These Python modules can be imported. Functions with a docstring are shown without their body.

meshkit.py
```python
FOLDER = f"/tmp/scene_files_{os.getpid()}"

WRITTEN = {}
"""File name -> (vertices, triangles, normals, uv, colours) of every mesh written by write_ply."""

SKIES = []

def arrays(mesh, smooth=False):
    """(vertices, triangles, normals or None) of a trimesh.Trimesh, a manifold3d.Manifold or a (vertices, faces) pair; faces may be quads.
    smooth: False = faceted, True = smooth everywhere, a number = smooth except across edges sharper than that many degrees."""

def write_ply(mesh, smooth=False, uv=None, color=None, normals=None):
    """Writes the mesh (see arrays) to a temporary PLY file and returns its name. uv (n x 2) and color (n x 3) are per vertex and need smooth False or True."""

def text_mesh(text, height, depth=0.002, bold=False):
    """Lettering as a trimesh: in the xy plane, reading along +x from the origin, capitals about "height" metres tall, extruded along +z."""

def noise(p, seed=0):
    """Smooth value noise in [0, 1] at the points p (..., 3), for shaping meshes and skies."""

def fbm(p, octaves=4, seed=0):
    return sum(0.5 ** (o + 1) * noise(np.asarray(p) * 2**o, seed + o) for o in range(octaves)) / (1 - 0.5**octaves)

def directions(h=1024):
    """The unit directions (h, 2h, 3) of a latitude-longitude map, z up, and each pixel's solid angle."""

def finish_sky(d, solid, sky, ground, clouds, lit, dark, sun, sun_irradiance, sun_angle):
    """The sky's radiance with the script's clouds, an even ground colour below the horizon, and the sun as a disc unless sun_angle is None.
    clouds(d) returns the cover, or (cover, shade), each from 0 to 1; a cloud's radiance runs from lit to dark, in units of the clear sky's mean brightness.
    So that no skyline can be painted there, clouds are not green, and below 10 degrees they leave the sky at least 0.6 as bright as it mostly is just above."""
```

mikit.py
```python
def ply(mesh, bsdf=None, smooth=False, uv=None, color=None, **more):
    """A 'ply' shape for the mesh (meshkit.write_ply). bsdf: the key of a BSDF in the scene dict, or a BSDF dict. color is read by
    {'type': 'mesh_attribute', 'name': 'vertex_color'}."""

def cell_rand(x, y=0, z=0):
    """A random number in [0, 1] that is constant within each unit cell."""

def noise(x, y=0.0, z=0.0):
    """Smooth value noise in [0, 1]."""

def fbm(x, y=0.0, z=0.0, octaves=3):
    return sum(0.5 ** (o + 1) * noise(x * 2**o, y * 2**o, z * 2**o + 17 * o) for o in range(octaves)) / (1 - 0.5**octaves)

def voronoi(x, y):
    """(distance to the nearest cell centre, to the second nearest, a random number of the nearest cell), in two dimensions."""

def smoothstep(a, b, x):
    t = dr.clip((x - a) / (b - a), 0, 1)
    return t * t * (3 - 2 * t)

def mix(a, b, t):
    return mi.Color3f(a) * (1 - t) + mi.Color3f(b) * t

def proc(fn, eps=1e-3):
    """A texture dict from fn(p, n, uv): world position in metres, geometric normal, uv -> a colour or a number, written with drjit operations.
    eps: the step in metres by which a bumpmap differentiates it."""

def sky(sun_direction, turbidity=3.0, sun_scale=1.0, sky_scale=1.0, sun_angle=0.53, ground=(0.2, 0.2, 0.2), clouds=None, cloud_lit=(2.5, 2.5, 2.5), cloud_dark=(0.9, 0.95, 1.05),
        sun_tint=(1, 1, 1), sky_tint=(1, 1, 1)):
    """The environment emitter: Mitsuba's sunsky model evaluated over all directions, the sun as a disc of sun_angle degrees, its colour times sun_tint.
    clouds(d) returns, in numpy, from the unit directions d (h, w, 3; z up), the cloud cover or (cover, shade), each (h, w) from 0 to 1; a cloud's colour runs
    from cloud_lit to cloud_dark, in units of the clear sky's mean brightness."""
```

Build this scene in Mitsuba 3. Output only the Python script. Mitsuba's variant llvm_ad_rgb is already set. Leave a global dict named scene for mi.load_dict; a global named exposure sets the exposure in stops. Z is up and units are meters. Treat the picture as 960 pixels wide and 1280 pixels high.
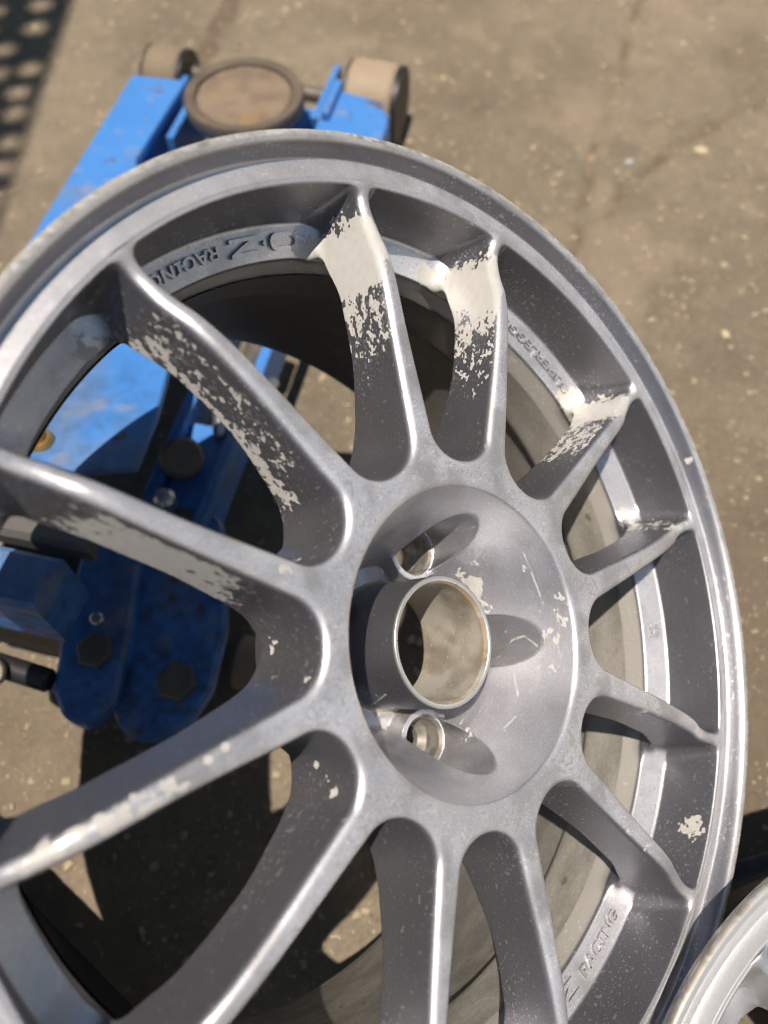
import math, random
import numpy as np, trimesh, shapely
import drjit as dr
import mitsuba as mi
import mikit, meshkit
from mikit import proc, noise, fbm, smoothstep, mix
from shapely.geometry import Polygon, LineString, Point
from shapely.ops import unary_union
from scipy.ndimage import map_coordinates
from scipy.interpolate import PchipInterpolator

T = mi.ScalarTransform4f
random.seed(4)
rng = np.random.default_rng(4)
scene = {"type": "scene"}
labels = {}

# ------------------------------------------------------------------ camera, sun and sky, exposure
CAM = np.array([-0.041221, -0.128057, 0.648642])
CR = np.array([[1, 0, 0], [0, -0.8713079, 0.4907367], [0, -0.4907367, -0.8713079]])     # columns: camera right, down, forward
FOCAL = 1021.54
M4 = np.eye(4)
M4[:3, 0], M4[:3, 1], M4[:3, 2], M4[:3, 3] = -CR[:, 0], -CR[:, 1], CR[:, 2], CAM
scene["camera"] = {
    "type": "thinlens", "to_world": T(M4.tolist()), "fov": math.degrees(2 * math.atan(480 / FOCAL)), "fov_axis": "x",
    "aperture_radius": 0.0027, "focus_distance": 0.40, "near_clip": 0.02, "far_clip": 60.0}
SUN = np.array([-0.0911, -0.1626, 0.9825])
scene["sky"] = mikit.sky(SUN.tolist(), turbidity=3, sky_scale=0.52, sun_tint=(0.94, 1.0, 1.11), sky_tint=(1.10, 1.0, 0.86), ground=(0.18, 0.15, 0.12))
exposure = 1.95

# ------------------------------------------------------------------ helpers
WR = np.array([[0.7714674, -0.1172403, 0.6253741], [0.3246340, 0.9178486, -0.2284003], [-0.5472210, 0.3792211, 0.7461505]])
WP = np.array([0.0, 0.0, 0.3065935])                       # the leaning wheel: axes as columns and the centre of its outer face
def pose(Rm, p, spin=0.0):
    m = np.eye(4); c, s = math.cos(spin), math.sin(spin)
    m[:3, :3] = Rm @ np.array([[c, -s, 0], [s, c, 0], [0, 0, 1]]); m[:3, 3] = p
    return T(m.tolist())
WHEEL1 = pose(WR, WP)
A2 = math.radians(-61.5)
W2P = np.array([0.283, -0.280, 0.203])
WHEEL2 = pose(np.eye(3), W2P, A2)

def key_of(name):
    if name not in scene: return name
    k = 1
    while f"{name}_{k:03d}" in scene: k += 1
    return f"{name}_{k:03d}"
def shape(v, f, n, bsdf):
    """a ply shape with given vertex normals (metres)"""
    path = meshkit.write_ply((np.asarray(v), np.asarray(f)), smooth=True, normals=n)
    return {"type": "ply", "filename": path, "face_normals": False, "bsdf": {"type": "ref", "id": bsdf}}
def add(name, sh, to_world=None, label=None, category=None, group=None, kind=None):
    k = key_of(name)
    d = dict(sh)
    if to_world is not None: d["to_world"] = to_world
    scene[k] = d
    tag(k, label, category, group, kind)
    return k
def tag(k, label=None, category=None, group=None, kind=None):
    e = {a: b for a, b in (("label", label), ("category", category), ("group", group), ("kind", kind)) if b}
    if e: labels[k] = e
def rgb(*c): return {"type": "rgb", "value": list(c)}

# ------------------------------------------------------------------ materials
def local(p):
    """wheel coordinates in millimetres of a world point"""
    d = [p.x - float(WP[0]), p.y - float(WP[1]), p.z - float(WP[2])]
    return [1000 * (d[0] * float(WR[0, i]) + d[1] * float(WR[1, i]) + d[2] * float(WR[2, i])) for i in range(3)]
def win(x, a, b, s):
    return smoothstep(a - s, a + s, x) * (1 - smoothstep(b - s, b + s, x))
# flaked areas of the leaning wheel: azimuth of the spoke wall, radius range, softness, depth range, strength
PEEL = [(158.0, 108, 180, 20, -45, -4, 0.72), (158.0, 128, 160, 10, -45, -6, 0.92), (133.8, 104, 194, 16, -45, -5, 0.42), (133.8, 96, 192, 12, -45, -22, 0.57),
        (97.4, 160, 203, 18, -45, -1, 0.93), (97.4, 142, 172, 18, -45, -2, 0.58), (97.4, 124, 172, 22, -45, -2, 0.46), (73.1, 162, 203, 17, -45, -1, 0.93), (73.1, 142, 172, 18, -45, -2, 0.57), (73.1, 122, 172, 22, -45, -2, 0.46),
        (37.4, 168, 203, 13, -45, -2, 0.86), (37.4, 122, 182, 24, -45, -3, 0.54), (13.1, 180, 206, 8, -45, -3, 0.48)]
# chips elsewhere: centre (wheel millimetres), radius, strength
SPOT = [(44, 24, -43, 9.2, 0.66), (38, 32, -44, 4.6, 0.58), (49, 14, -41, 5.75, 0.58), (41, 35, -33, 3.45, 0.58), (64, -5, -12, 8.05, 0.50), (67, 4, -7, 9.2, 0.45), (62, 10, -16, 4.6, 0.45), (55, 30, -16, 2.875, 0.58), (62, 12, -15, 2.875, 0.58), (62, -19, -12, 5.75, 0.40), (24, -46, -39, 4.6, 0.50), (24, -50, -43, 3.45, 0.55), (170, -125, -17, 9.2, 0.66), (-144, -29, 0, 5.75, 0.58), (-151, -31, -0, 5.175, 0.58), (-156, -33, -0, 5.75, 0.58), (-163, -35, -0, 5.175, 0.58), (-169, -37, -1, 5.75, 0.58), (-176, -39, -2, 5.75, 0.58), (-185, -42, -6, 6.9, 0.58), (-191, -45, -7, 5.75, 0.53), (-126, -22, -0, 2.875, 0.58), (-133, -25, -0, 2.3, 0.58), (-89, -3, -25, 2.875, 0.58), (-85, 9, -32, 4.6, 0.58), (-87, -5, -6, 2.3, 0.58), (-75, -40, -24, 2.3, 0.58), (-75, -50, -14, 2.875, 0.58), (-74, -45, -18, 2.3, 0.58), (-75, -17, -0, 2.875, 0.58), (90, -105, -0, 4.025, 0.58), (102, -117, -0, 4.025, 0.58), (119, -52, -3, 2.875, 0.58), (180, 46, -8, 5.75, 0.45), (-148, 131, -44, 8.05, 0.66), (208, 87, -4, 3.45, 0.58), (66, 14, -5, 3.45, 0.58), (112, 157, -51, 3.45, 0.55), (-11, 55, -30, 3.45, 0.50), (-96, 36, 0, 3.45, 0.58), (-77, 42, -19, 2.3, 0.58), (-5, -38, -67, 3.45, 0.50), (-9, -31, -67, 3.45, 0.50)]
SCRATCH = [((52.6, 37.3, -12.1), (59.3, 23.8, -13.5)), ((59.3, 23.8, -13.5), (63.1, 10.9, -13.2)), ((58.3, -14.0, -44.8), (62.4, -5.6, -36.8)), ((62.4, -5.6, -36.8), (62.5, -3.9, -28.2)), ((62.5, -3.9, -28.2), (61.4, -9.5, -19.2)), ((54.9, 7.6, -36.0), (62.1, -1.2, -40.2)), ((-14.4, -27.3, -63.8), (-22.8, -20.6, -40.5)), ((-22.8, -20.6, -47.6), (-10.6, -28.9, -50.9)), ((39.0, 40.9, -28.9), (39.6, 35.3, -36.2)), ((25.1, -42.5, -44.5), (39.4, -30.2, -44.0)), ((52.3, -20.9, -29.4), (48.9, -31.6, -25.5)), ((2.5, -38.8, -56.2), (-14.0, -39.9, -62.3)), ((36.0, -45.7, -25.5), (42.9, -41.1, -23.0)), ((30.5, 55.3, -15.2), (30.5, 52.7, -23.9))]
def wear_mask(q):
    x, y, z = q
    r = dr.sqrt(x * x + y * y)
    az = dr.atan2(y, x) * (180 / math.pi)
    P = mi.Float(0.05)
    n_wob = noise(x / 12, y / 12, z / 12)
    for a, r0, r1, s, z0, z1, k in PEEL:
        d = az - a; d = d - 360 * dr.round(d / 360)
        P = dr.maximum(P, k * win(d + 0.4 * (n_wob - 0.5), -0.5, 8.5 - 1.5 * smoothstep(180, 190, r), 0.8) * win(r + 14 * (n_wob - 0.5), r0, r1, s) * win(z, z0, z1, 2.5))
    n1, n2, n3 = noise(x / 4.6, y / 4.6, z / 4.6), noise(x / 2.5 + 7, y / 2.5, z / 2.5), noise(x / 1.1, y / 1.1, z / 1.1 + 3)
    S = mi.Float(0.0)
    for cx, cy, cz, rad, k in SPOT:
        dd = (dr.square(x - cx) + dr.square(y - cy) + dr.square(z - cz)) * (1 / (rad * rad * 1.7))
        S = dr.maximum(S, k * (1 - smoothstep(0.0, 1.0, dd)))
    big = dr.maximum(smoothstep(0.0, 0.035, 0.24 * n1 + 0.42 * n2 + 0.34 * n3 - (1.0 - P)), smoothstep(0.0, 0.04, 0.20 * n1 + 0.52 * n2 + 0.28 * n3 - (1.0 - S)))
    for a, b in SCRATCH:
        ab = [b[i] - a[i] for i in range(3)]; L2 = sum(v * v for v in ab)
        t = dr.clip(((x - a[0]) * ab[0] + (y - a[1]) * ab[1] + (z - a[2]) * ab[2]) / L2, 0, 1)
        dd = dr.square(x - a[0] - t * ab[0]) + dr.square(y - a[1] - t * ab[1]) + dr.square(z - a[2] - t * ab[2])
        big = dr.maximum(big, 0.8 * (1 - smoothstep(0.05, 0.35 + 0.8 * n2 * n3, dd)) * smoothstep(0.22, 0.42, n3))
    dens = 0.815 - 0.11 * smoothstep(0.4, 0.75, noise(x / 31, y / 31, z / 31 + 5)) - 0.11 * smoothstep(0.06, 0.5, P)
    s1 = noise(x / 0.95 + 11, y / 0.95 + 5, z / 0.95)
    s2 = noise(x / 2.0 + 31, y / 2.0 + 5, z / 2.0 + 9)
    spk = dr.maximum(smoothstep(0.0, 0.06, s1 - dens - 0.06), smoothstep(0.0, 0.04, s2 - dens - 0.08))
    return r, z, big, spk
def painted_light(n, q, r):
    """1 where the paint is lightened for reflected light: the faces that look outwards, and the bowl round the hub"""
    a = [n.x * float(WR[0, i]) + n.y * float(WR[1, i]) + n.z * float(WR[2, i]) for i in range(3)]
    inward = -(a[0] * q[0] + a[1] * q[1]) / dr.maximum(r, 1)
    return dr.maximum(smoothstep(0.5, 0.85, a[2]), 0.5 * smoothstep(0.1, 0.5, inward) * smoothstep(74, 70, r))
def paint_color(p, n, uv):
    q = local(p)
    r, z, big, spk = wear_mask(q)
    x, y, zz = q
    fl = noise(x / 0.45, y / 0.45, zz / 0.45)
    front = painted_light(n, q, r)
    base = mix((0.24, 0.241, 0.27), (0.83, 0.83, 0.865), front * (0.75 + 0.25 * noise(x / 9, y / 9, zz / 9)))  # outward faces painted lighter for the light they reflect
    base = base * (0.84 + 0.24 * fl + 0.25 * smoothstep(0.7, 0.95, noise(x / 0.9, y / 0.9, zz / 0.9 + 21))) * (0.86 + 0.28 * fbm(x / 26, y / 26, zz / 26, 2))
    edge = smoothstep(229.5, 230.3, r) * smoothstep(-16, -12, z)
    dirt = mix((0.50, 0.475, 0.42), (0.30, 0.275, 0.235), smoothstep(0.45, 0.8, fbm(x / 3, y / 3, zz / 3, 3)))
    grime = smoothstep(0.48, 0.75, fbm(x / 17, y / 17, zz / 17 + 40, 4))
    base = mix(base, (0.27, 0.255, 0.235), (0.12 + 0.28 * front) * grime)          # road film left in patches
    base = mix(base, (0.42, 0.40, 0.365), smoothstep(-45.5, -48.0, zz) * smoothstep(184, 187, r))          # brake dust inside the barrel
    base = mix(base, (0.68, 0.68, 0.67), smoothstep(31.4, 30.6, r) * smoothstep(-22.4, -21.4, zz))     # the bare rim of the hub tube
    chip = mi.Color3f(0.485, 0.475, 0.45) * (0.95 + 0.1 * noise(x / 3, y / 3, zz / 3))
    c = mix(base, (0.55, 0.55, 0.54), spk * 0.7)
    c = mix(c, chip, big)
    return mix(c, dirt, edge * (0.45 + 0.5 * smoothstep(0.3, 0.5, noise(x / 2.2, y / 2.2, zz / 2.2))))
def paint_metal(p, n, uv):
    q = local(p)
    r, z, big, spk = wear_mask(q)
    edge = smoothstep(229.5, 230.3, r) * smoothstep(-16, -12, z)
    front = painted_light(n, q, r)
    return (0.82 - 0.13 * front) * (1 - big) * (1 - 0.45 * edge) * (1 - 0.75 * smoothstep(-45.5, -48.0, z) * smoothstep(184, 187, r))
def paint_bump(p, n, uv):
    x, y, z = local(p)
    return 0.000035 * noise(x / 0.55, y / 0.55, z / 0.55) + 0.00003 * noise(x / 1.7, y / 1.7, z / 1.7)
def bsdf(k, d): scene[k] = d; return k
bsdf("mat_wheel_paint", {"type": "bumpmap", "arbitrary": {"type": "proc", **{a: b for a, b in proc(paint_bump, 2e-4).items() if a != "type"}}, "scale": 1.0,
     "nested": {"type": "principled", "base_color": proc(paint_color), "metallic": proc(paint_metal), "roughness": 0.42, "specular": 0.5, "clearcoat": 1.0, "clearcoat_gloss": 0.78}})
def barrel_color(p, n, uv):
    x, y, z = local(p)
    a = fbm(x / 30, y / 30, z / 14, 4)
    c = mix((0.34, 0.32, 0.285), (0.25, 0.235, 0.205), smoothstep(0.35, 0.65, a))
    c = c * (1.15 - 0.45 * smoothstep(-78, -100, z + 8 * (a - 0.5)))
    c = mix((0.075, 0.072, 0.07), c, smoothstep(-0.35, 0.25, n.z + 0.3 * (a - 0.5)))       # dust on the lower side; upper side painted dark for shade
    c = mix(c, (0.14, 0.10, 0.07), 0.6 * smoothstep(0.76, 0.84, fbm(x / 9 + 40, y / 9, z / 9, 3)))
    return c * (0.85 + 0.3 * noise(x / 1.5, y / 1.5, z / 1.5))
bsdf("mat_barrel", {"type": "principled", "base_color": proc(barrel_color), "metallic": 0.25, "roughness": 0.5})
def bore_color(p, n, uv):
    x, y, z = local(p)
    c = mix((0.47, 0.44, 0.385), (0.25, 0.22, 0.17), smoothstep(0.3, 0.75, fbm(x / 11, y / 11, z / 18, 4)))
    c = mix(c, (0.56, 0.54, 0.48), 0.5 * smoothstep(0.82, 0.9, noise(x / 1.6, y / 1.6, z / 1.6)))
    rust = smoothstep(0.35, 0.6, noise(x / 2.5, y / 2.5, z / 2.5)) * (smoothstep(-26, -23, z) + smoothstep(-61, -65.5, z))
    return mix(c, (0.42, 0.29, 0.15), 0.6 * dr.clip(rust, 0, 1))
bsdf("mat_bore", {"type": "principled", "base_color": proc(bore_color), "metallic": 0.3, "roughness": 0.5})
bsdf("mat_seat", {"type": "principled", "base_color": proc(lambda p, n, uv: mix((0.30, 0.285, 0.255), (0.19, 0.175, 0.155), smoothstep(0.3, 0.75, noise(p.x * 300, p.y * 300, p.z * 300)))), "metallic": 0.45, "roughness": 0.5})
bsdf("mat_silver_paint", {"type": "principled", "base_color": proc(lambda p, n, uv: mi.Color3f(0.60, 0.60, 0.61) * (0.94 + 0.12 * noise(p.x * 2200, p.y * 2200, p.z * 2200))), "metallic": 0.75, "roughness": 0.36, "clearcoat": 0.3, "clearcoat_gloss": 0.8})
def worn_rim(p, n, uv):
    x, y, z = p.x * 1000, p.y * 1000, p.z * 1000
    r = dr.sqrt(dr.square(x - 283) + dr.square(y + 280))
    e = smoothstep(229.8, 230.6, r) * (0.5 + 0.5 * smoothstep(0.3, 0.6, noise(x / 2.5, y / 2.5, z / 2.5)))
    c = mi.Color3f(0.60, 0.60, 0.61) * (0.94 + 0.12 * noise(x / 0.45, y / 0.45, z / 0.45))
    return mix(c, mix((0.58, 0.55, 0.49), (0.30, 0.27, 0.22), noise(x / 6, y / 6, z / 6)), e)
bsdf("mat_silver_flange", {"type": "principled", "base_color": proc(worn_rim), "metallic": 0.55, "roughness": 0.34})
def dark_barrel_color(p, n, uv):
    a = fbm(p.x * 40, p.y * 40, p.z * 160, 3)
    return mix((0.035, 0.034, 0.032), (0.10, 0.09, 0.08), smoothstep(0.45, 0.75, a))
bsdf("mat_dark_barrel", {"type": "principled", "base_color": proc(dark_barrel_color), "metallic": 0.1, "roughness": 0.5})

# ------------------------------------------------------------------ the alloy wheel: signed distances in millimetres
def u_round(a, b, k):
    return np.maximum(k, np.minimum(a, b)) - np.hypot(np.maximum(k - a, 0), np.maximum(k - b, 0))
def i_round(a, b, k):
    return np.minimum(-k, np.maximum(a, b)) + np.hypot(np.maximum(k + a, 0), np.maximum(k + b, 0))
class Lathe:
    """signed distance to a cross-section in (r, z), from a fine table"""
    def __init__(self, poly, r0, r1, z0, z1, h=0.4):
        self.o, self.h = (r0, z0), h
        R_, Z_ = np.meshgrid(np.arange(r0, r1, h), np.arange(z0, z1, h), indexing="ij")
        pts = shapely.points(R_.ravel(), Z_.ravel())
        d = shapely.distance(poly.exterior, pts) * np.where(shapely.contains_xy(poly, R_.ravel(), Z_.ravel()), -1, 1)
        self.t = d.reshape(R_.shape).astype(np.float32)
    def __call__(self, r, z):
        return map_coordinates(self.t, [(r - self.o[0]) / self.h, (z - self.o[1]) / self.h], order=1, mode="nearest")
rim_poly = Polygon([(330, -6.9), (212.0, -6.9), (208.0, -39.0), (193.2, -45), (189.6, -64), (189.6, -140), (330, -140)])
rim_poly = rim_poly.buffer(-1.7).buffer(1.7).buffer(3.0).buffer(-3.0)
back_poly = Polygon([(-40, -35), (-40, -74), (68, -74), (71, -71), (77, -54), (80, -41), (80, -35)]).buffer(-1).buffer(1)
void_poly = Polygon([(-30, 60), (-30, -20.4), (30.5, -20.4), (30.9, -67), (40.5, -67), (45.5, -54), (51.2, -40), (62.3, -17), (69.9, 0), (74, 9), (100, 60)])
void_poly = void_poly.buffer(-2.2).buffer(2.2).buffer(0.5).buffer(-0.5)
RIM, BACK, VOID = Lathe(rim_poly, 60, 236, -100, 12), Lathe(back_poly, 0, 130, -92, 12), Lathe(void_poly, 0, 130, -92, 12)
ZTOP = PchipInterpolator([0, 150, 165, 178, 189, 197, 203, 209, 240], [0, 0, -0.3, -1.9, -5.4, -7.2, -7.9, -7.1, -6.9])
ZBOT = PchipInterpolator([0, 87, 110, 140, 165, 188, 215, 240], [-40, -40, -33, -28, -29, -37, -44, -46])
HALF = PchipInterpolator([60, 93, 110, 150, 175, 190, 200, 214, 240], [7.2, 6.6, 6.0, 4.7, 4.2, 3.9, 3.5, 3.4, 3.4])
OFFS = PchipInterpolator([60, 85, 110, 150, 180, 195, 240], [15, 14.9, 14.2, 13.3, 12.5, 12.15, 12.15])
LUG0, LUGR = 355.0, 49.5
def fold(th, period, c):
    return (th - c + period / 2) % period - period / 2
def spoke_field(x, y, z, r, th):
    """spokes as seen in one sector of 60 degrees about a pair's centre, th in degrees from it"""
    a = np.abs(fold(th, 60, 0))
    zt = ZTOP(r).astype(np.float32) if np.ndim(r) else ZTOP(r)
    d = np.clip(zt - z, 0, 60)
    s = np.abs(r * np.sin(np.radians(a - OFFS(r)))) - HALF(r) - 0.135 * d
    s = np.where(np.abs(a - OFFS(r)) > 80, 99, s)
    hub = r - 81.8 - 0.10 * d
    lat = u_round(s, hub, 13.5)
    plate = i_round(i_round(lat, z - zt, 4.0), ZBOT(r) - z, 0.9)
    return plate
def wheel_field(x, y, z, hub=True, rim=True):
    r = np.hypot(x, y); th = np.degrees(np.arctan2(y, x))
    if rim:
        s = spoke_field(x, y, z, r, th)
        f = u_round(s, RIM(r, z), np.interp(z, [-46, -32, -16, 0], [15.0, 10.0, 6.0, 5.0]))      # the spokes flare into the rim deep down
        return i_round(np.where(r < 110, u_round(f, BACK(r, z), 4.0), f), -VOID(r, z), 2.4)
    plate = i_round(z, -40 - z, 1.0)                    # inside the ring the disc is whole
    f = u_round(plate, BACK(r, z), 4.0)
    v = VOID(r, z)
    f = i_round(f, -v, 2.4)
    ph = np.radians(fold(th, 72, LUG0))
    lx, ly = r * np.cos(ph) - LUGR, r * np.sin(ph)
    e = np.hypot(lx, ly)
    boss = i_round(e - 15.4, z + 56, 0.7); boss = np.maximum(boss, -74 - z)
    f = u_round(f, boss, 3.0)
    f = i_round(f, -np.maximum(e - 13.2, -56 - z), 0.7)
    cone = np.maximum(e - np.interp(z, [-70.5, -66.5, -58.0, -56.0, -50], [7.2, 10.6, 10.9, 12.3, 12.3]), -70.0 - z)
    f = i_round(f, -cone, 0.5)
    f = i_round(f, -(e - 7.2), 0.4)
    f = i_round(f, -(r - np.interp(z, [-80, -68.2, -66.0, -23.0, -20.4, 0], [33.5, 33.5, 27.3, 27.3, 28.6, 28.6])), 0.6)
    return np.maximum(f, -74 - z)

def surface_net(fn, rn, tn, zn, wrap):
    """dual contouring on a cylindrical grid; returns vertices, quads and each quad's range of r cells"""
    Rg, Tg, Zg = np.meshgrid(rn, tn, zn, indexing="ij")
    F = np.empty(Rg.shape, np.float32)
    for i in range(0, len(rn), 16):
        s = slice(i, i + 16)
        F[s] = fn(Rg[s] * np.cos(Tg[s]), Rg[s] * np.sin(Tg[s]), Zg[s])
    S = F < 0
    nr, nt, nz = len(rn) - 1, len(tn) - 1, len(zn) - 1
    cnt = np.zeros((nr, nt, nz), np.int8); acc = np.zeros((nr, nt, nz, 3), np.float32); ne = np.zeros((nr, nt, nz), np.float32)
    for a in (0, 1):
        for b in (0, 1):
            for c in (0, 1): cnt += S[a:nr + a, b:nt + b, c:nz + c]
    act = (cnt > 0) & (cnt < 8)
    ii = np.argwhere(act)
    num = np.zeros(len(ii)); pos = np.zeros((len(ii), 3))
    corner = {(a, b, c): F[ii[:, 0] + a, ii[:, 1] + b, ii[:, 2] + c] for a in (0, 1) for b in (0, 1) for c in (0, 1)}
    for k0 in corner:
        for ax in range(3):
            if k0[ax]: continue
            k1 = list(k0); k1[ax] = 1
            f0, f1 = corner[k0], corner[tuple(k1)]
            m = (f0 < 0) != (f1 < 0)
            t = np.where(m, f0 / np.where(m, f0 - f1, 1), 0)
            q = np.tile(np.array(k0, float), (len(ii), 1)); q[:, ax] = t
            pos += q * m[:, None]; num += m
    pos = pos / num[:, None] + ii
    vr = np.interp(pos[:, 0], np.arange(len(rn)), rn); vt = np.interp(pos[:, 1], np.arange(len(tn)), tn); vz = np.interp(pos[:, 2], np.arange(len(zn)), zn)
    V = np.c_[vr * np.cos(vt), vr * np.sin(vt), vz]
    idx = -np.ones((nr, nt, nz), np.int64); idx[act] = np.arange(len(ii))
    quads, rcell = [], []
    def emit(ax):
        o = [x for x in range(3) if x != ax]
        n = [nr, nt, nz]
        lo = [slice(1, k) for k in n]; lo[ax] = slice(0, n[ax])
        if wrap and ax != 1: lo[1] = slice(0, n[1])
        A = S[tuple(slice(l.start, l.stop) for l in lo)]
        lo2 = list(lo); lo2[ax] = slice(lo[ax].start + 1, lo[ax].stop + 1)
        B = S[tuple(lo2)]
        e = np.argwhere(A != B) + np.array([l.start for l in lo])
        sgn = S[e[:, 0], e[:, 1], e[:, 2]]
        def cell(d0, d1):
            c = e.copy(); c[:, o[0]] += d0; c[:, o[1]] += d1
            if wrap: c[:, 1] %= nt
            return idx[c[:, 0], c[:, 1], c[:, 2]]
        q = np.stack([cell(-1, -1), cell(0, -1), cell(0, 0), cell(-1, 0)], 1)
        flip = sgn if ax != 1 else ~sgn
        q[~flip] = q[~flip][:, ::-1]
        r_hi = e[:, 0]; r_lo = e[:, 0] - (ax != 0)
        quads.append(q); rcell.append(np.c_[r_lo, r_hi])
    for ax in range(3): emit(ax)
    q, rc = np.vstack(quads), np.vstack(rcell)
    ok = (q >= 0).all(1)
    return V, q[ok], rc[ok]
def grad(fn, V, h=0.12):
    g = np.empty_like(V)
    for k in range(3):
        d = np.zeros(3); d[k] = h
        g[:, k] = (fn(*(V + d).T) - fn(*(V - d).T)) / (2 * h)
    return g
def polish(fn, V):
    for _ in range(2):
        g = grad(fn, V, 0.25); f = fn(*V.T)
        V = V - (np.clip(f, -0.5, 0.5) / np.maximum((g ** 2).sum(1), 0.3))[:, None] * g
    g = grad(fn, V)
    return V, g / np.maximum(np.linalg.norm(g, axis=1, keepdims=True), 1e-9)
def tri(q): return np.vstack([q[:, [0, 1, 2]], q[:, [0, 2, 3]]])
def piece(V, N, q):
    """the used vertices only, in metres"""
    u, inv = np.unique(q.ravel(), return_inverse=True)
    return V[u] / 1000, tri(inv.reshape(-1, 4)), N[u]
STEP = 0.9
RN = 24 + STEP * np.arange(0, 64)           # the hub's radii; the spokes' radii go on from the same nodes
I0 = 57                                     # the r cell in which both meshes meet
ZN = -77 + STEP * np.arange(0, 90)
hubf = lambda x, y, z: wheel_field(x, y, z, rim=False)
Vh, Qh, Ch = surface_net(hubf, RN[:I0 + 2], np.radians(np.linspace(0, 360, 521)), ZN, True)
keep = Ch[:, 1] <= I0
Qh = Qh[keep]
Vh, Nh = polish(hubf, Vh)
cen = Vh[Qh].mean(1); rc = np.hypot(cen[:, 0], cen[:, 1])
thc = np.degrees(np.arctan2(cen[:, 1], cen[:, 0]))
is_bore = (rc < 34) & ((rc < 28.6) | (cen[:, 2] < -64)) & (np.abs(Nh[Qh].mean(1)[:, 2]) < 0.9)
lug_i = (np.round((thc - LUG0) / 72).astype(int)) % 5
lc = np.radians(LUG0 + 72 * lug_i)
el = np.hypot(cen[:, 0] - LUGR * np.cos(lc), cen[:, 1] - LUGR * np.sin(lc))
is_seat = (el < 12.4) & (cen[:, 2] < -55.5) & ~is_bore & (cen[:, 2] > -73.6)
HUB = piece(Vh, Nh, Qh[~is_bore & ~is_seat]); BORE = piece(Vh, Nh, Qh[is_bore])
SEATS = [piece(Vh, Nh, Qh[is_seat & (lug_i == k)]) for k in range(5)]
RS = 24 + STEP * np.arange(I0, 212)
NT = 260
TS = np.radians(-30 + 60 / NT * np.arange(-1, NT + 2))
spf = lambda x, y, z: wheel_field(x, y, z, rim=True)
Vs, Qs, Cs = surface_net(spf, RS, TS, ZN, False)
Vs, Ns = polish(spf, Vs)
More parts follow.
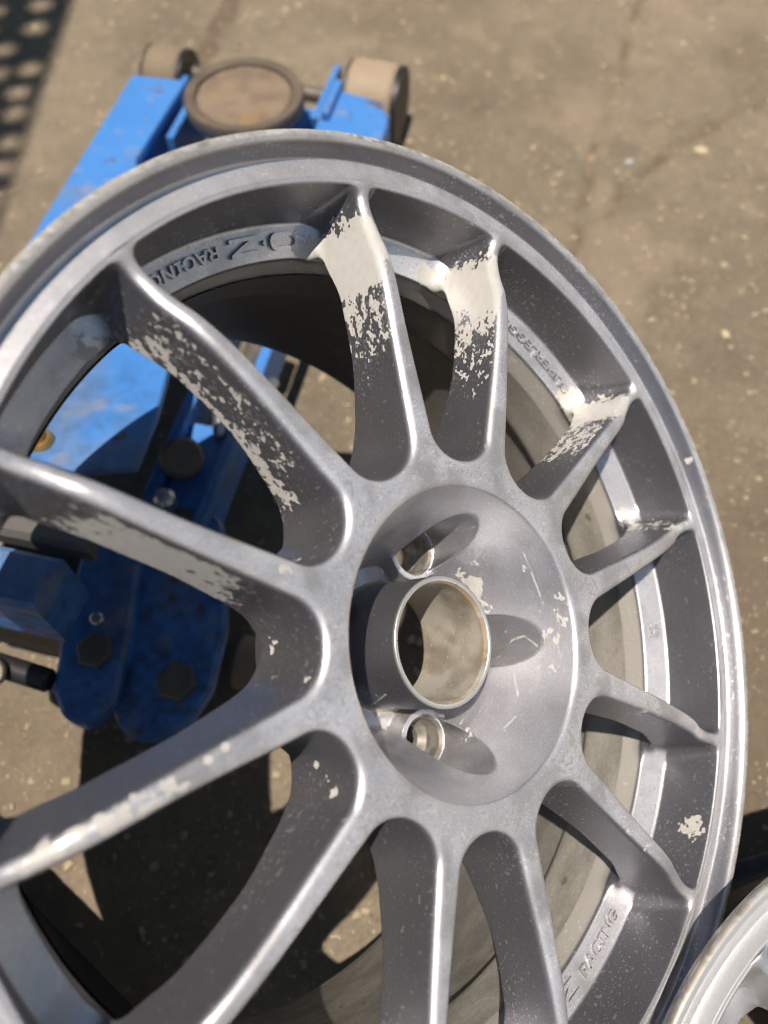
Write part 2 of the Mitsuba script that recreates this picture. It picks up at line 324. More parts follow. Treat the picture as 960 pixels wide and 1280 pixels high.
cen = Vs[Qs].mean(1); rc = np.hypot(cen[:, 0], cen[:, 1]); thq = np.degrees(np.arctan2(cen[:, 1], cen[:, 0]))
ok = (Cs[:, 0] >= 0) & (Cs[:, 1] >= 1) & (cen[:, 2] > -59.5) & (rc < 213.4) & (thq > -30.001) & (thq <= 30.001)
Qs, cen, rc, thq = Qs[ok], cen[ok], rc[ok], thq[ok]
sv = spoke_field(*cen.T, rc, thq)
rv = RIM(rc, cen[:, 2])
is_rim = (rv < sv) & (rc > 150)
SPOKE = {1: piece(Vs, Ns, Qs[~is_rim & (thq > 0)]), -1: piece(Vs, Ns, Qs[~is_rim & (thq <= 0)])}
RIMSEC = piece(Vs, Ns, Qs[is_rim])
def rot(v, a):
    c, s = math.cos(a), math.sin(a)
    return v @ np.array([[c, s, 0], [-s, c, 0], [0, 0, 1.0]])
def around(pc, angles):
    v = np.vstack([rot(pc[0], a) for a in angles]); n = np.vstack([rot(pc[2], a) for a in angles])
    f = np.vstack([pc[1] + i * len(pc[0]) for i in range(len(angles))])
    return v, f, n
PAIR0 = 25.35
PAIRS = [math.radians(PAIR0 + 60 * k) for k in range(6)]
RIMLEDGE = around(RIMSEC, PAIRS)
def lathe(profile, n=400, closed=False):
    p = np.array(profile, float) / 1000
    a = np.linspace(0, 2 * np.pi, n, endpoint=False)
    v = np.stack([p[:, None, 0] * np.cos(a), p[:, None, 0] * np.sin(a), np.repeat(p[:, 1:2], n, 1)], -1).reshape(-1, 3)
    m = len(p); i, j = np.meshgrid(np.arange(m if closed else m - 1), np.arange(n), indexing="ij")
    g = lambda i, j: (i % m) * n + j % n
    q = np.stack([g(i, j), g(i, j + 1), g(i + 1, j + 1), g(i + 1, j)], -1).reshape(-1, 4)
    return trimesh.Trimesh(v, tri(q), process=False)
def spline(pts, k=6):
    pts = np.array(pts, float); t = np.r_[0, np.cumsum(np.hypot(*np.diff(pts, axis=0).T))]
    from scipy.interpolate import CubicSpline
    s = np.unique(np.concatenate([np.linspace(a, b, k) for a, b in zip(t[:-1], t[1:])]))
    return np.c_[PchipInterpolator(t, pts[:, 0])(s), PchipInterpolator(t, pts[:, 1])(s)]
flange = spline([(212.6, -6.97), (213.5, -6.86), (214.5, -6.45), (215.6, -6.95), (217.5, -7.9), (220, -9.0), (222, -9.5), (223.6, -9.0), (225.2, -6.4), (226.6, -3.2), (227.7, -1.4), (228.8, -0.45), (230.2, 0.0), (231.8, -0.3), (232.7, -1.2), (233, -2.6), (233, -9.0), (232.4, -11), (230, -12.2), (223, -12.9), (219, -14.5), (217.2, -18)])
FLANGE = lathe(flange[::-1], 720)
outer_b = spline([(217.2, -18), (217.0, -30), (218.2, -36), (216.5, -41), (210, -47), (199, -57), (196.5, -62), (196.5, -88), (201, -96), (207, -120), (213, -150), (218.4, -162), (217.2, -168), (217.2, -184), (219, -189), (223, -191), (230, -191.5), (232.5, -193), (233, -195), (233, -201), (232, -203), (229, -203.2), (225, -201), (219, -198), (212, -197.5), (206, -196.5)], 4)
inner_b = spline([(206, -196.5), (204, -188), (200, -160), (197.5, -120), (196.2, -93), (194.8, -90), (190.9, -87), (190.0, -83), (189.62, -70), (189.66, -57.5)], 5)
BARREL_OUT, BARREL_IN = lathe(outer_b[::-1], 360), lathe(inner_b[::-1], 360)

# raised lettering on the ledge of the rim
def ledge_text(mesh, az0, height, sign=1):
    """bends letters (x along, y up, z out, metres) round the ledge; az0 in degrees is where x = 0 lies"""
    v = mesh.vertices.copy() * 1000
    s_ = np.array([-14.8, -6.0])
    s_ = s_ / np.linalg.norm(s_); n_ = np.array([s_[1], -s_[0]]); n_ = n_ if n_[1] > 0 else -n_
    c0 = np.array([200.6, -42.0])
    rz = c0 + (v[:, 1:2] - height / 2) * s_ + (v[:, 2:3] - 0.35) * n_
    az = np.radians(az0) + v[:, 0] / 200.6
    out = np.c_[rz[:, 0] * np.cos(az), rz[:, 0] * np.sin(az), rz[:, 1]] / 1000
    return trimesh.Trimesh(out, mesh.faces, process=False)
def poly_mesh(p, depth): 
    p = p if hasattr(p, "geoms") else shapely.MultiPolygon([p])
    return trimesh.util.concatenate([trimesh.creation.extrude_polygon(g.simplify(2e-5), depth, engine="earcut") for g in p.geoms])
def dense(m, edge=0.0022):
    v, f = trimesh.remesh.subdivide_to_size(m.vertices, m.faces, edge, max_iter=8)
    return trimesh.Trimesh(v, f, process=False)
DEPTH = 0.0020
def oz_racing(az):
    o = LineString([(0.004, 0.004), (0.0125, 0.004)]).buffer(0.004)
    o = o.difference(LineString([(0.004, 0.004), (0.0125, 0.004)]).buffer(0.0021))
    dot = Polygon([(0.0187, 0.004), (0.0199, 0.0052), (0.0211, 0.004), (0.0199, 0.0028)])
    zz = Polygon([(0.0235, 0.0082), (0.0395, 0.0082), (0.0395, 0.0066), (0.0285, 0.0018), (0.0395, 0.0018), (0.0395, 0.0), (0.0232, 0.0), (0.0232, 0.0016), (0.0343, 0.0064), (0.0235, 0.0064)])
    m = [ledge_text(dense(poly_mesh(g, DEPTH)), az, 8) for g in (o, dot, zz)]
    t = meshkit.text_mesh("RACING", 0.0052, DEPTH, bold=True)
    t.vertices[:, 0] *= 0.041 / t.vertices[:, 0].max()
    t = dense(t); t.vertices[:, 0] += 0.0450; t.vertices[:, 1] += 0.0012
    return trimesh.util.concatenate(m + [ledge_text(t, az, 8)])
def plain_text(s, az, width, h, dy=0.0):
    t = meshkit.text_mesh(s, h, DEPTH, bold=True)
    t.vertices[:, 0] *= width / t.vertices[:, 0].max(); t.vertices[:, 1] += dy
    return ledge_text(dense(t), az, h * 1000)

def smooth_shape(m, b, ang=35): return mikit.ply(m, b, smooth=ang)
def build_wheel(root, tw, paint, flange_mat, barrel_in_mat, barrel_out_mat, bore_mat, seat_mat, lettering):
    add(root + "__hub", shape(*HUB, paint), tw)
    add(root + "__centre_bore", shape(*BORE, bore_mat), tw)
    for k in range(5): add(root + "__bolt_hole", shape(*SEATS[k], seat_mat), tw)
    sh = {s: shape(*SPOKE[s], paint) for s in (1, -1)}
    for a in PAIRS:
        for s in (1, -1): add(root + "__spoke", sh[s], tw @ T().rotate([0, 0, 1], math.degrees(a)))
    add(root + "__rim", shape(*RIMLEDGE, paint), tw)
    add(root + "__rim_flange", smooth_shape(FLANGE, flange_mat), tw)
    add(root + "__inner_barrel", smooth_shape(BARREL_IN, barrel_in_mat), tw)
    add(root + "__outer_barrel", smooth_shape(BARREL_OUT, barrel_out_mat), tw)
    if lettering:
        wt = plain_text
        for m in (oz_racing(102.6), oz_racing(282.4), wt("SUPERLEGGERA", 43.0, 0.077, 0.0046), wt("JWL", 354.0, 0.0105, 0.0026, 0.0022), wt("VIA", 354.2, 0.0095, 0.0026, -0.0022)):
            add(root + "__lettering", mikit.ply(m, paint), tw)
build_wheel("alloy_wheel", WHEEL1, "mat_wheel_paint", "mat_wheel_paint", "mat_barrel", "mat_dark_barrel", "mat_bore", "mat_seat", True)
tag("alloy_wheel", "scuffed grey multi-spoke alloy wheel with flaking paint leaning over the blue jack", "wheel")
build_wheel("alloy_wheel_001", WHEEL2, "mat_silver_paint", "mat_silver_flange", "mat_dark_barrel", "mat_dark_barrel", "mat_bore", "mat_seat", False)
tag("alloy_wheel_001", "bright silver alloy wheel lying flat at the lower right, cut off by the frame", "wheel")

# ------------------------------------------------------------------ ground
CRACKS = [([(0.33, 1.10), (0.319, 1.064), (0.29, 0.978), (0.265, 0.88), (0.23, 0.799), (0.206, 0.702), (0.179, 0.594), (0.148, 0.514), (0.12, 0.40)], 0.0055, 0.009),
          ([(0.202, 0.633), (0.222, 0.639), (0.253, 0.694), (0.321, 0.76), (0.401, 0.815), (0.484, 0.864), (0.62, 0.90)], 0.0065, 0.009),
          ([(0.20, 0.25), (0.245, 0.246), (0.277, 0.241), (0.309, 0.237), (0.42, 0.24), (0.6, 0.22)], 0.006, 0.006),
          ([(-0.473, 0.997), (-0.365, 0.969), (-0.299, 0.96), (-0.234, 0.95), (-0.1, 0.97), (0.05, 1.06), (0.2, 1.08)], 0.004, 0.003)]
def ground_height(x, y):
    p = np.stack([x, y, 0 * x], -1)
    h = 0.006 * (meshkit.fbm(p * 4.0, 3, 1) - 0.5) + 0.0035 * (meshkit.fbm(p * 28, 3, 5) - 0.5) + 0.0022 * (meshkit.fbm(p * 120, 2, 9) - 0.5)
    jit = 0.022 * (meshkit.fbm(p * 22, 3, 3) - 0.5)
    for line, w, d in CRACKS:
        dd = np.full(x.shape, 9.0)
        for (a, b), (c, e) in zip(line[:-1], line[1:]):
            t = np.clip(((x - a) * (c - a) + (y - b) * (e - b)) / ((c - a) ** 2 + (e - b) ** 2), 0, 1)
            dd = np.minimum(dd, np.hypot(x - a - t * (c - a) + jit, y - b - t * (e - b) + jit * 0.6))
        h -= d * np.exp(-(dd / w) ** 2)
    return h - 0.006
gx = np.unique(np.r_[np.linspace(-30, -1.0, 30), np.arange(-1.0, 1.0, 0.0045), np.linspace(1.0, 30, 30)])
gy = np.unique(np.r_[np.linspace(-30, -0.6, 30), np.arange(-0.6, 1.35, 0.0045), np.linspace(1.35, 30, 30)])
GX, GY = np.meshgrid(gx, gy, indexing="ij")
GZ = ground_height(GX, GY)
ni, nj = GX.shape
i, j = np.meshgrid(np.arange(ni - 1), np.arange(nj - 1), indexing="ij")
gq = np.stack([i * nj + j, (i + 1) * nj + j, (i + 1) * nj + j + 1, i * nj + j + 1], -1).reshape(-1, 4)
def ground_color(p, n, uv):
    x, y = p.x, p.y
    a = fbm(x * 6, y * 6, 0.3, 4); b = fbm(x * 60, y * 60, 2.3, 3)
    c = mix((0.205, 0.169, 0.121), (0.154, 0.127, 0.091), smoothstep(0.3, 0.7, a))
    c = c * (0.66 + 0.40 * b + 0.28 * noise(x * 420, y * 420, 5.0))
    c = mix(c, (0.105, 0.078, 0.054), 0.4 * smoothstep(0.58, 0.75, fbm(x * 3.3 + 5, y * 3.3, 8.0, 4)))
    c = mix(c, (0.27, 0.215, 0.15), 0.5 * smoothstep(0.6, 0.8, fbm(x * 14 + 15, y * 14, 3.0, 3)))
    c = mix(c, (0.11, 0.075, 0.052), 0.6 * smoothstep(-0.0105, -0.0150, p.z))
    c = mix(c, (0.42, 0.36, 0.26), 0.8 * smoothstep(0.80, 0.86, noise(x * 330, y * 330, 1.7)))
    c = mix(c, (0.07, 0.055, 0.042), 0.4 * smoothstep(0.80, 0.90, fbm(x * 130 + 9, y * 130, 4.0, 2)))
    t = (y - 0.90) / 0.16
    d = dr.abs(x - (-0.290 + 0.030 * t) - 0.010 * (noise(x * 40, y * 40, 6.0) - 0.5))
    streak = (1 - smoothstep(0.008, 0.017, d)) * smoothstep(0.86, 0.91, y) * (1 - smoothstep(1.3, 1.5, y))
    return mix(c, (0.095, 0.062, 0.042), 0.55 * streak)
bsdf("mat_ground", {"type": "bumpmap", "arbitrary": {"type": "proc", **{a: b for a, b in proc(lambda p, n, uv: 0.0012 * fbm(p.x * 260, p.y * 260, 0.0, 3), 4e-4).items() if a != "type"}}, "scale": 1.0,
     "nested": {"type": "principled", "base_color": proc(ground_color), "roughness": 0.85, "specular": 0.25}})
add("ground", mikit.ply((np.c_[GX.ravel(), GY.ravel(), GZ.ravel()], tri(gq)), "mat_ground", smooth=True), kind="structure")

# loose grit
def grit(n, box, s0, s1, seed):
    g = np.random.default_rng(seed)
    base = trimesh.creation.icosahedron()
    x = g.uniform(box[0], box[1], n); y = g.uniform(box[2], box[3], n)
    z = ground_height(x, y)
    V, F_ = [], []
    for k in range(n):
        s = s0 + (s1 - s0) * g.random() ** 4
        v = base.vertices * (0.6 + 0.7 * g.random((12, 1))) * np.array([1, g.uniform(0.6, 1.2), 0.55]) * s
        v = rot(v, g.uniform(0, 6.3))
        V.append(v + [x[k], y[k], z[k] + 0.25 * s]); F_.append(base.faces + 12 * k)
    return trimesh.Trimesh(np.vstack(V), np.vstack(F_), process=False)
bsdf("mat_grit", {"type": "principled", "base_color": proc(lambda p, n, uv: mix((0.52, 0.43, 0.29), (0.24, 0.19, 0.13), noise(p.x * 60, p.y * 60, 0.5))), "roughness": 0.8})
add("loose_grit", mikit.ply(grit(7000, (-0.62, 0.75, -0.25, 1.15), 0.0009, 0.0046, 8), "mat_grit"), label="pale loose grit scattered over the brown ground", category="grit", kind="stuff")
def pebble(name, x, y, s, mat, label, seed):
    g = np.random.default_rng(seed)
    m = trimesh.creation.icosphere(subdivisions=2, radius=1.0)
    v = m.vertices * (0.75 + 0.5 * meshkit.fbm(m.vertices * 1.3 + seed, 3, seed))[:, None] * np.array([1.0, 0.75, 0.45]) * s
    m = trimesh.Trimesh(rot(v, g.uniform(0, 6)) + [x, y, float(ground_height(np.array([x]), np.array([y]))[0]) + 0.2 * s], m.faces, process=False)
    add(name, mikit.ply(m, mat, smooth=30), label=label, category="pebble")
bsdf("mat_pale_stone", {"type": "principled", "base_color": rgb(0.50, 0.42, 0.27), "roughness": 0.8})
bsdf("mat_orange_stone", {"type": "principled", "base_color": rgb(0.45, 0.22, 0.09), "roughness": 0.8})
bsdf("mat_grey_stone", {"type": "principled", "base_color": rgb(0.40, 0.42, 0.45), "roughness": 0.7})
pebble("pebble", 0.345, 0.745, 0.0085, "mat_pale_stone", "largest pale yellow pebble, at the upper end of the short branching crack", 1)
pebble("pebble", 0.445, 0.772, 0.0065, "mat_orange_stone", "orange pebble near the right edge above the branching crack", 2)
pebble("pebble", 0.255, 0.725, 0.0055, "mat_grey_stone", "small bluish grey pebble between the long crack and the branching crack", 3)
pebble("pebble", 0.213, 0.742, 0.0042, "mat_orange_stone", "tiny red-orange pebble lying in the long crack", 4)
pebble("pebble", 0.315, 0.452, 0.0060, "mat_pale_stone", "pale pebble on the ground to the right of the wheel", 5)

# ------------------------------------------------------------------ the trolley jack (own frame: x across, y forward, z up)
JACK = T().translate([-0.182, 0.64, 0.0]).rotate([0, 0, 1], -13.3)
def blue_color(p, n, uv):
    a = fbm(p.x * 25, p.y * 25, p.z * 25, 3); b = fbm(p.x * 130, p.y * 130, p.z * 130, 3)
    c = mix((0.045, 0.19, 0.53), (0.075, 0.235, 0.58), a)
    c = mix(c, (0.17, 0.20, 0.25), 0.45 * smoothstep(0.52, 0.75, fbm(p.x * 18 + 4, p.y * 18, p.z * 18, 3)))
    c = mix(c, (0.020, 0.026, 0.045), 0.85 * smoothstep(0.36, 0.02, p.y + 0.35 * (fbm(p.x * 11, p.y * 11 + 3, p.z * 11, 3) - 0.5)) * smoothstep(0.1, 1.0, b))     # rear end darkened for the shade under the wheel, broken up by noise
    c = mix(c, (0.30, 0.28, 0.25), 0.35 * smoothstep(0.62, 0.8, fbm(p.x * 60 + 9, p.y * 60, p.z * 60, 2)))
    return mix(c, (0.13, 0.07, 0.04), 0.8 * smoothstep(0.64, 0.70, 0.6 * b + 0.4 * a))
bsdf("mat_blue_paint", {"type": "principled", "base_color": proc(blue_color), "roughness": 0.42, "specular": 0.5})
def rust_color(p, n, uv):
    a = fbm(p.x * 55, p.y * 55, p.z * 55, 4)
    c = mix((0.16, 0.115, 0.08), (0.22, 0.165, 0.115), smoothstep(0.3, 0.7, a))
    return mix(c, (0.30, 0.19, 0.07), 0.45 * smoothstep(0.55, 0.7, fbm(p.x * 35 + 8, p.y * 35, p.z * 35, 3)))
bsdf("mat_rust", {"type": "principled", "base_color": proc(rust_color), "roughness": 0.75})
bsdf("mat_rubber_rim", {"type": "principled", "base_color": proc(lambda p, n, uv: mix((0.075, 0.06, 0.047), (0.16, 0.125, 0.09), fbm(p.x * 70, p.y * 70, p.z * 70, 3))), "roughness": 0.7})
bsdf("mat_roller", {"type": "principled", "base_color": proc(lambda p, n, uv: mix((0.38, 0.30, 0.21), (0.27, 0.21, 0.14), fbm(p.x * 45, p.y * 45, p.z * 45, 3))), "roughness": 0.65})
bsdf("mat_black", {"type": "principled", "base_color": rgb(0.018, 0.018, 0.019), "roughness": 0.45})
bsdf("mat_grey_metal", {"type": "principled", "base_color": rgb(0.16, 0.15, 0.14), "metallic": 0.5, "roughness": 0.45})
bsdf("mat_dull_metal", {"type": "principled", "base_color": proc(lambda p, n, uv: mix((0.10, 0.095, 0.085), (0.20, 0.17, 0.13), fbm(p.x * 90, p.y * 90, p.z * 90, 3))), "metallic": 0.4, "roughness": 0.5})
bsdf("mat_brass", {"type": "principled", "base_color": rgb(0.55, 0.36, 0.14), "metallic": 0.85, "roughness": 0.35})
bsdf("mat_steel", {"type": "principled", "base_color": rgb(0.55, 0.55, 0.55), "metallic": 0.9, "roughness": 0.3})
def slab(poly, z0, z1, bevel=0.0015):
    """a flat bar with bevelled top edges"""
    p = poly if hasattr(poly, "exterior") else Polygon(poly)
    p = p.buffer(0.003).buffer(-0.003)
    a = trimesh.creation.extrude_polygon(p, z1 - z0 - bevel, engine="earcut"); a.apply_translation([0, 0, z0])
    if bevel <= 0: return a
    lo = np.array(p.exterior.coords)[:-1]; 
    b = p.buffer(-bevel)
    cap = trimesh.creation.extrude_polygon(b, bevel * 0.99, engine="earcut"); cap.apply_translation([0, 0, z1 - bevel])
    hi = b.exterior
    m = len(lo); top = np.array([hi.interpolate(hi.project(Point(q))).coords[0] for q in lo])
    v = np.r_[np.c_[lo, np.full(m, z1 - bevel)], np.c_[top, np.full(m, z1)]]
    k = np.arange(m); k2 = (k + 1) % m
    ring = trimesh.Trimesh(v, np.r_[np.c_[k, k2, k2 + m], np.c_[k, k2 + m, k + m]], process=False)
    if Polygon(lo).exterior.is_ccw is False: ring.invert()
    return trimesh.util.concatenate([a, cap, ring])
def box(x0, x1, y0, y1, z0, z1, bevel=0.0015):
    return slab(Polygon([(x0, y0), (x1, y0), (x1, y1), (x0, y1)]), z0, z1, bevel)
def rod(a, b, r, n=40, bev=0.002):
    a, b = np.array(a, float), np.array(b, float); L = np.linalg.norm(b - a)
    m = trimesh.creation.revolve([[0, 0], [r - bev, 0], [r, bev], [r, L - bev], [r - bev, L], [0, L]], sections=n)
    m.apply_transform(trimesh.geometry.align_vectors([0, 0, 1], (b - a) / L)); m.apply_translation(a)
    return m
def hexbolt(x, y, z, r, h):
    m = trimesh.creation.revolve([[0, 0], [r, 0], [r, h * 0.8], [r * 0.86, h], [r * 0.5, h], [r * 0.45, h * 0.93], [0, h * 0.93]], sections=6)
    m.apply_translation([x, y, z]); return m
J = "trolley_jack"
tag(J, "blue trolley jack with a rusty round saddle, standing under the leaning wheel", "jack")
def part(name, m, mat, smooth=30, label=None): return add(f"{J}__{name}", mikit.ply(m, mat, smooth=smooth), JACK, label=label)
cat = trimesh.util.concatenate
# side plates with their top flanges
cover = [(-0.143, 0.040), (-0.083, 0.044), (-0.075, -0.108), (-0.01, -0.225), (0.055, -0.335), (0.070, -0.408), (0.074, -0.456), (0.036, -0.470), (-0.085, -0.480), (-0.095, -0.40), (-0.118, -0.209)]
def rise(m):
    """the side plate's top climbs towards the rear"""
    m = trimesh.Trimesh(*trimesh.remesh.subdivide_to_size(m.vertices, m.faces, 0.05), process=False)
    m.vertices[:, 2] += np.where(m.vertices[:, 2] > 0.1, 0.108 * (0.04 - m.vertices[:, 1]) - 0.005, 0)
    return m
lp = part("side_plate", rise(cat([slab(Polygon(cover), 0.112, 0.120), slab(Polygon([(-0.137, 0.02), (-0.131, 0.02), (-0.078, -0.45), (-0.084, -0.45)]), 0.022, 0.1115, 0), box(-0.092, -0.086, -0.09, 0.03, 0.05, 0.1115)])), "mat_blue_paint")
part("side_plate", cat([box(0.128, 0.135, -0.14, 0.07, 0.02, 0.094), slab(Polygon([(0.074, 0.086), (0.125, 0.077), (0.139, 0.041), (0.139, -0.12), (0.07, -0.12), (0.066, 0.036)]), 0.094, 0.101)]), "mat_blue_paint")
part("cross_bar", cat([box(-0.082, 0.070, 0.052, 0.066, 0.04, 0.088), box(0.070, 0.078, 0.03, 0.088, 0.05, 0.112)]), "mat_blue_paint")
# lifting arm and saddle
arm = [(-0.085, -0.085), (-0.06, -0.03), (0.05, -0.03), (0.058, -0.12), (0.076, -0.46), (0.054, -0.46), (0.0, -0.15), (-0.083, -0.15)]
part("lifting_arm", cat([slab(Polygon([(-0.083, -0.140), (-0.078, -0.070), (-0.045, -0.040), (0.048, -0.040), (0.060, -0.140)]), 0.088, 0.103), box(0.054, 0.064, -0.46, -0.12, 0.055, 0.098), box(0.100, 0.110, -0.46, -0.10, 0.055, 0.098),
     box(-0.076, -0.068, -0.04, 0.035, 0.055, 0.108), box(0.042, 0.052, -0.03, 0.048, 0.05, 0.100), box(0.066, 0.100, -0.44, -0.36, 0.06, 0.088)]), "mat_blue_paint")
sad = trimesh.creation.revolve(np.array([[0, 0.0], [45, 0.0], [56, 8], [60, 13], [60.5, 24], [59, 27.5], [56, 28], [50, 26.5], [48.5, 22], [0, 22]]) / 1000, sections=96)
sad.apply_translation([0, 0, 0.114]); 
core = trimesh.creation.revolve(np.array([[0, 22.2], [47.6, 22.2], [47.2, 24.2], [40, 24.6], [0, 24.8]]) / 1000, sections=64)
core = trimesh.Trimesh(*trimesh.remesh.subdivide_to_size(core.vertices, core.faces, 0.006), process=True)
core.vertices[:, 2] += 0.0016 * (meshkit.fbm(core.vertices * 160, 3, 2) - 0.5) * (core.vertices[:, 2] > 0.0235)
core.apply_translation([0, 0, 0.114])
sd = part("saddle", sad, "mat_rubber_rim", 40)
add(sd + "__rusty_plate", mikit.ply(core, "mat_rust", smooth=40), JACK, label="rust-brown centre of the saddle")
part("saddle_post", rod((0, 0, 0.05), (0, 0, 0.1145), 0.042), "mat_blue_paint")
# rollers
bsdf("mat_roller_dirty", {"type": "principled", "base_color": proc(lambda p, n, uv: mix((0.24, 0.19, 0.13), (0.16, 0.125, 0.085), fbm(p.x * 45, p.y * 45, p.z * 45, 3))), "roughness": 0.75})
def roller(x0, x1, y, r, mat="mat_roller"):
    m = trimesh.creation.revolve([[0, 0], [r * 0.72, 0], [r * 0.75, 0.006], [r * 0.93, 0.006], [r, 0.011], [r, x1 - x0 - 0.011], [r * 0.93, x1 - x0 - 0.006], [r * 0.75, x1 - x0 - 0.006], [r * 0.72, x1 - x0], [0, x1 - x0]], sections=72)
    m.apply_transform(trimesh.geometry.align_vectors([0, 0, 1], [1, 0, 0])); m.apply_translation([x0, y, r - 0.004])
    k = part("front_roller", m, mat)
    for a, b in ((x1 - 0.0065, x1 + 0.001), (x0 + 0.004, x0 + 0.0065)):
        add(k + "__end_cap", mikit.ply(rod((a, y, r - 0.004), (b, y, r - 0.004), r * 0.985, 64, 0.0008), "mat_black", smooth=30), JACK)
roller(0.060, 0.128, 0.160, 0.044); roller(-0.192, -0.138, 0.160, 0.036, "mat_roller_dirty")
part("axle", rod((-0.150, 0.172, 0.036), (0.062, 0.162, 0.036), 0.009), "mat_dull_metal")
part("roller_bracket", box(0.044, 0.052, 0.06, 0.175, 0.022, 0.072), "mat_blue_paint")
part("roller_bracket", box(-0.132, -0.125, 0.02, 0.135, 0.022, 0.058), "mat_blue_paint")
# middle: pivot pin, ram and links
part("pivot_pin", cat([rod((0.070, -0.402, 0.095), (0.080, -0.409, 0.112), 0.0165, 40, 0.003)]), "mat_dull_metal", label="dull round head of the arm's pivot pin")
part("ram", cat([rod((0.086, -0.47, 0.07), (0.086, -0.22, 0.065), 0.012), rod((0.086, -0.36, 0.068), (0.086, -0.47, 0.07), 0.017)]), "mat_dull_metal")
part("link", cat([rod((0.094, -0.373, 0.092), (0.082, -0.335, 0.100), 0.006), rod((0.082, -0.335, 0.100), (0.096, -0.310, 0.092), 0.006), rod((0.114, -0.335, 0.09), (0.118, -0.30, 0.085), 0.005)]), "mat_steel")
# rear: hydraulic housing, yoke plates, bolts, socket
part("hydraulic_housing", cat([box(-0.05, 0.112, -0.56, -0.455, 0.02, 0.074, 0.004), box(0.0, 0.05, -0.485, -0.450, 0.07, 0.100, 0.004)]), "mat_black")
part("cover_plate", slab(Polygon([(-0.060, -0.494), (0.060, -0.496), (0.068, -0.524), (-0.055, -0.526)]), 0.150, 0.166, 0.004), "mat_grey_metal")
lobeR = Polygon([(0.053, -0.445), (0.116, -0.432), (0.150, -0.525), (0.155, -0.573), (0.146, -0.605), (0.117, -0.621), (0.095, -0.612), (0.09, -0.588)]).buffer(-0.024).buffer(0.024)
lobeL = Polygon([(0.030, -0.455), (0.062, -0.452), (0.090, -0.560), (0.096, -0.600), (0.086, -0.622), (0.066, -0.618), (0.053, -0.604), (0.041, -0.567), (0.029, -0.505)]).buffer(-0.014).buffer(0.014)
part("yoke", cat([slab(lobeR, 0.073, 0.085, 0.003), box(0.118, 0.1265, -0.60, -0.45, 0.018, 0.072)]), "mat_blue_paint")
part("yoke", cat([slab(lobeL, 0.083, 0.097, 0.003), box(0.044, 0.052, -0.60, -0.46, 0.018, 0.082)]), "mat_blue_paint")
part("bolt", hexbolt(0.130, -0.575, 0.085, 0.0150, 0.006), "mat_dull_metal", False)
part("bolt", hexbolt(0.070, -0.570, 0.097, 0.0135, 0.005), "mat_dull_metal", False)
part("screw", rod((0.064, -0.548, 0.096), (0.066, -0.550, 0.110), 0.0045, 24, 0.001), "mat_steel")
part("grease_nipple", cat([rod((0.001, -0.452, 0.166), (0.001, -0.452, 0.173), 0.0100, 24, 0.002), rod((0.001, -0.452, 0.172), (0.001, -0.452, 0.180), 0.0055, 24, 0.002)]), "mat_brass", label="small brass nipple on the blue side plate")
part("release_button", rod((0.078, -0.447, 0.098), (0.080, -0.449, 0.118), 0.008, 32, 0.003), "mat_steel")
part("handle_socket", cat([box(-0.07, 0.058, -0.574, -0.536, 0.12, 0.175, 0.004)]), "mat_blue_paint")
hr = part("handle_bar", rod((-0.08, -0.588, 0.092), (0.046, -0.596, 0.092), 0.0085), "mat_black")
kn = trimesh.creation.revolve(np.array([[0, 0], [8, 0], [11, 2], [11, 12], [9.5, 14], [7, 14], [6, 13], [3.5, 13], [3, 14.2], [0, 14.2]]) / 1000, sections=40)
kn.apply_transform(trimesh.geometry.align_vectors([0, 0, 1], [0.3, -0.3, 0.9])); kn.apply_translation([0.006, -0.600, 0.098])
add(hr + "__knurled_end", mikit.ply(kn, "mat_dull_metal", smooth=30), JACK)
part("rear_caster", rod((0.150, -0.530, 0.018), (0.172, -0.530, 0.018), 0.022), "mat_roller")

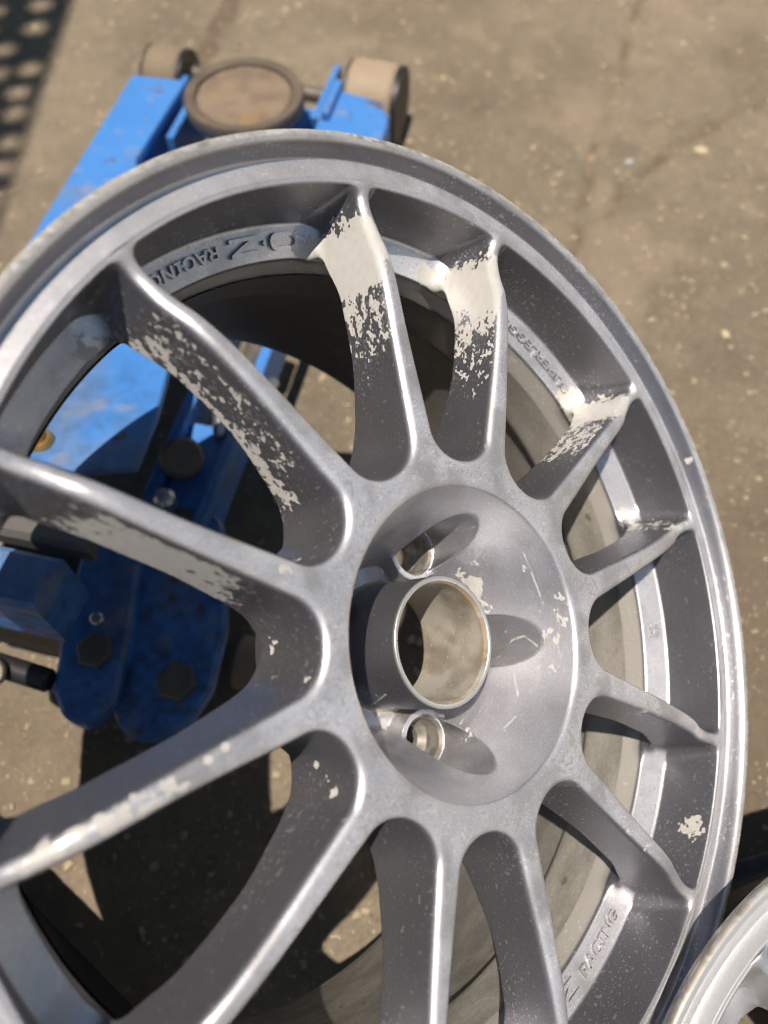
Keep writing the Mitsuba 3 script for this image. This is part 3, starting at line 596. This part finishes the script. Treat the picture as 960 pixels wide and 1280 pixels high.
# ------------------------------------------------------------------ perforated sheet added out of frame to throw the dotted shadow
sheet = shapely.box(-1.35, 0.05, -0.705, 1.3)
holes = [(-0.557, 1.003), (-0.560, 1.058), (-0.588, 0.951), (-0.584, 0.898), (-0.543, 0.907), (-0.547, 0.856), (-0.541, 0.813), (-0.536, 0.757), (-0.535, 0.710), (-0.533, 0.657)]
holes += [(-0.62 - 0.055 * a, 0.47 + 0.052 * b) for a in range(10) for b in range(23)] + [(-0.575, 0.60), (-0.58, 0.55)] + [(-0.556, 1.11 + 0.052 * b) for b in range(11)]
holes = [(a - 0.1891, b - 0.3908) for a, b in holes]
hole_u = unary_union([Point(h).buffer(0.0135 if k < 10 else 0.0115, 10) for k, h in enumerate(holes)])
sm = trimesh.creation.extrude_polygon(sheet.difference(hole_u), 0.002, engine="earcut"); sm.apply_translation([0, 0, 2.4])
bsdf("mat_added_sheet", {"type": "principled", "base_color": rgb(0.12, 0.12, 0.12), "metallic": 0.5, "roughness": 0.5})
tag("added_perforated_sheet", "perforated sheet on posts, added out of view to throw the dotted shadow at the upper left", "shadow_caster")
add("added_perforated_sheet__top", mikit.ply(sm, "mat_added_sheet"))
for lx, ly in ((-1.32, 0.09), (-1.32, 1.26), (-0.90, 0.09), (-0.90, 1.26)):
    add("added_perforated_sheet__post", mikit.ply(box(lx - 0.012, lx + 0.012, ly - 0.012, ly + 0.012, -0.012, 2.3995), "mat_added_sheet"))

# ------------------------------------------------------------------ a box added beyond the left edge to throw the shadow at the lower left
bsdf("mat_added_box", {"type": "principled", "base_color": rgb(0.05, 0.05, 0.055), "metallic": 0.3, "roughness": 0.45})
BOX = T().translate([-0.351, -0.041, 0.0]).rotate([0, 0, 1], -38)
tag("added_box", "dark box added beyond the left edge to throw the straight shadow at the lower left", "added_box")
add("added_box__body", mikit.ply(box(-0.06, 0.26, -0.20, 0.0, -0.012, 0.085, 0.003), "mat_added_box", smooth=30), BOX)
add("added_box__lid", mikit.ply(box(-0.062, 0.262, -0.202, 0.002, 0.086, 0.118, 0.008), "mat_added_box", smooth=30), BOX)
add("added_box__handle", mikit.ply(trimesh.util.concatenate([box(0.05, 0.15, -0.108, -0.094, 0.140, 0.150), box(0.05, 0.058, -0.108, -0.094, 0.1185, 0.1395), box(0.142, 0.15, -0.108, -0.094, 0.1185, 0.1395)]), "mat_added_box", smooth=30), BOX)
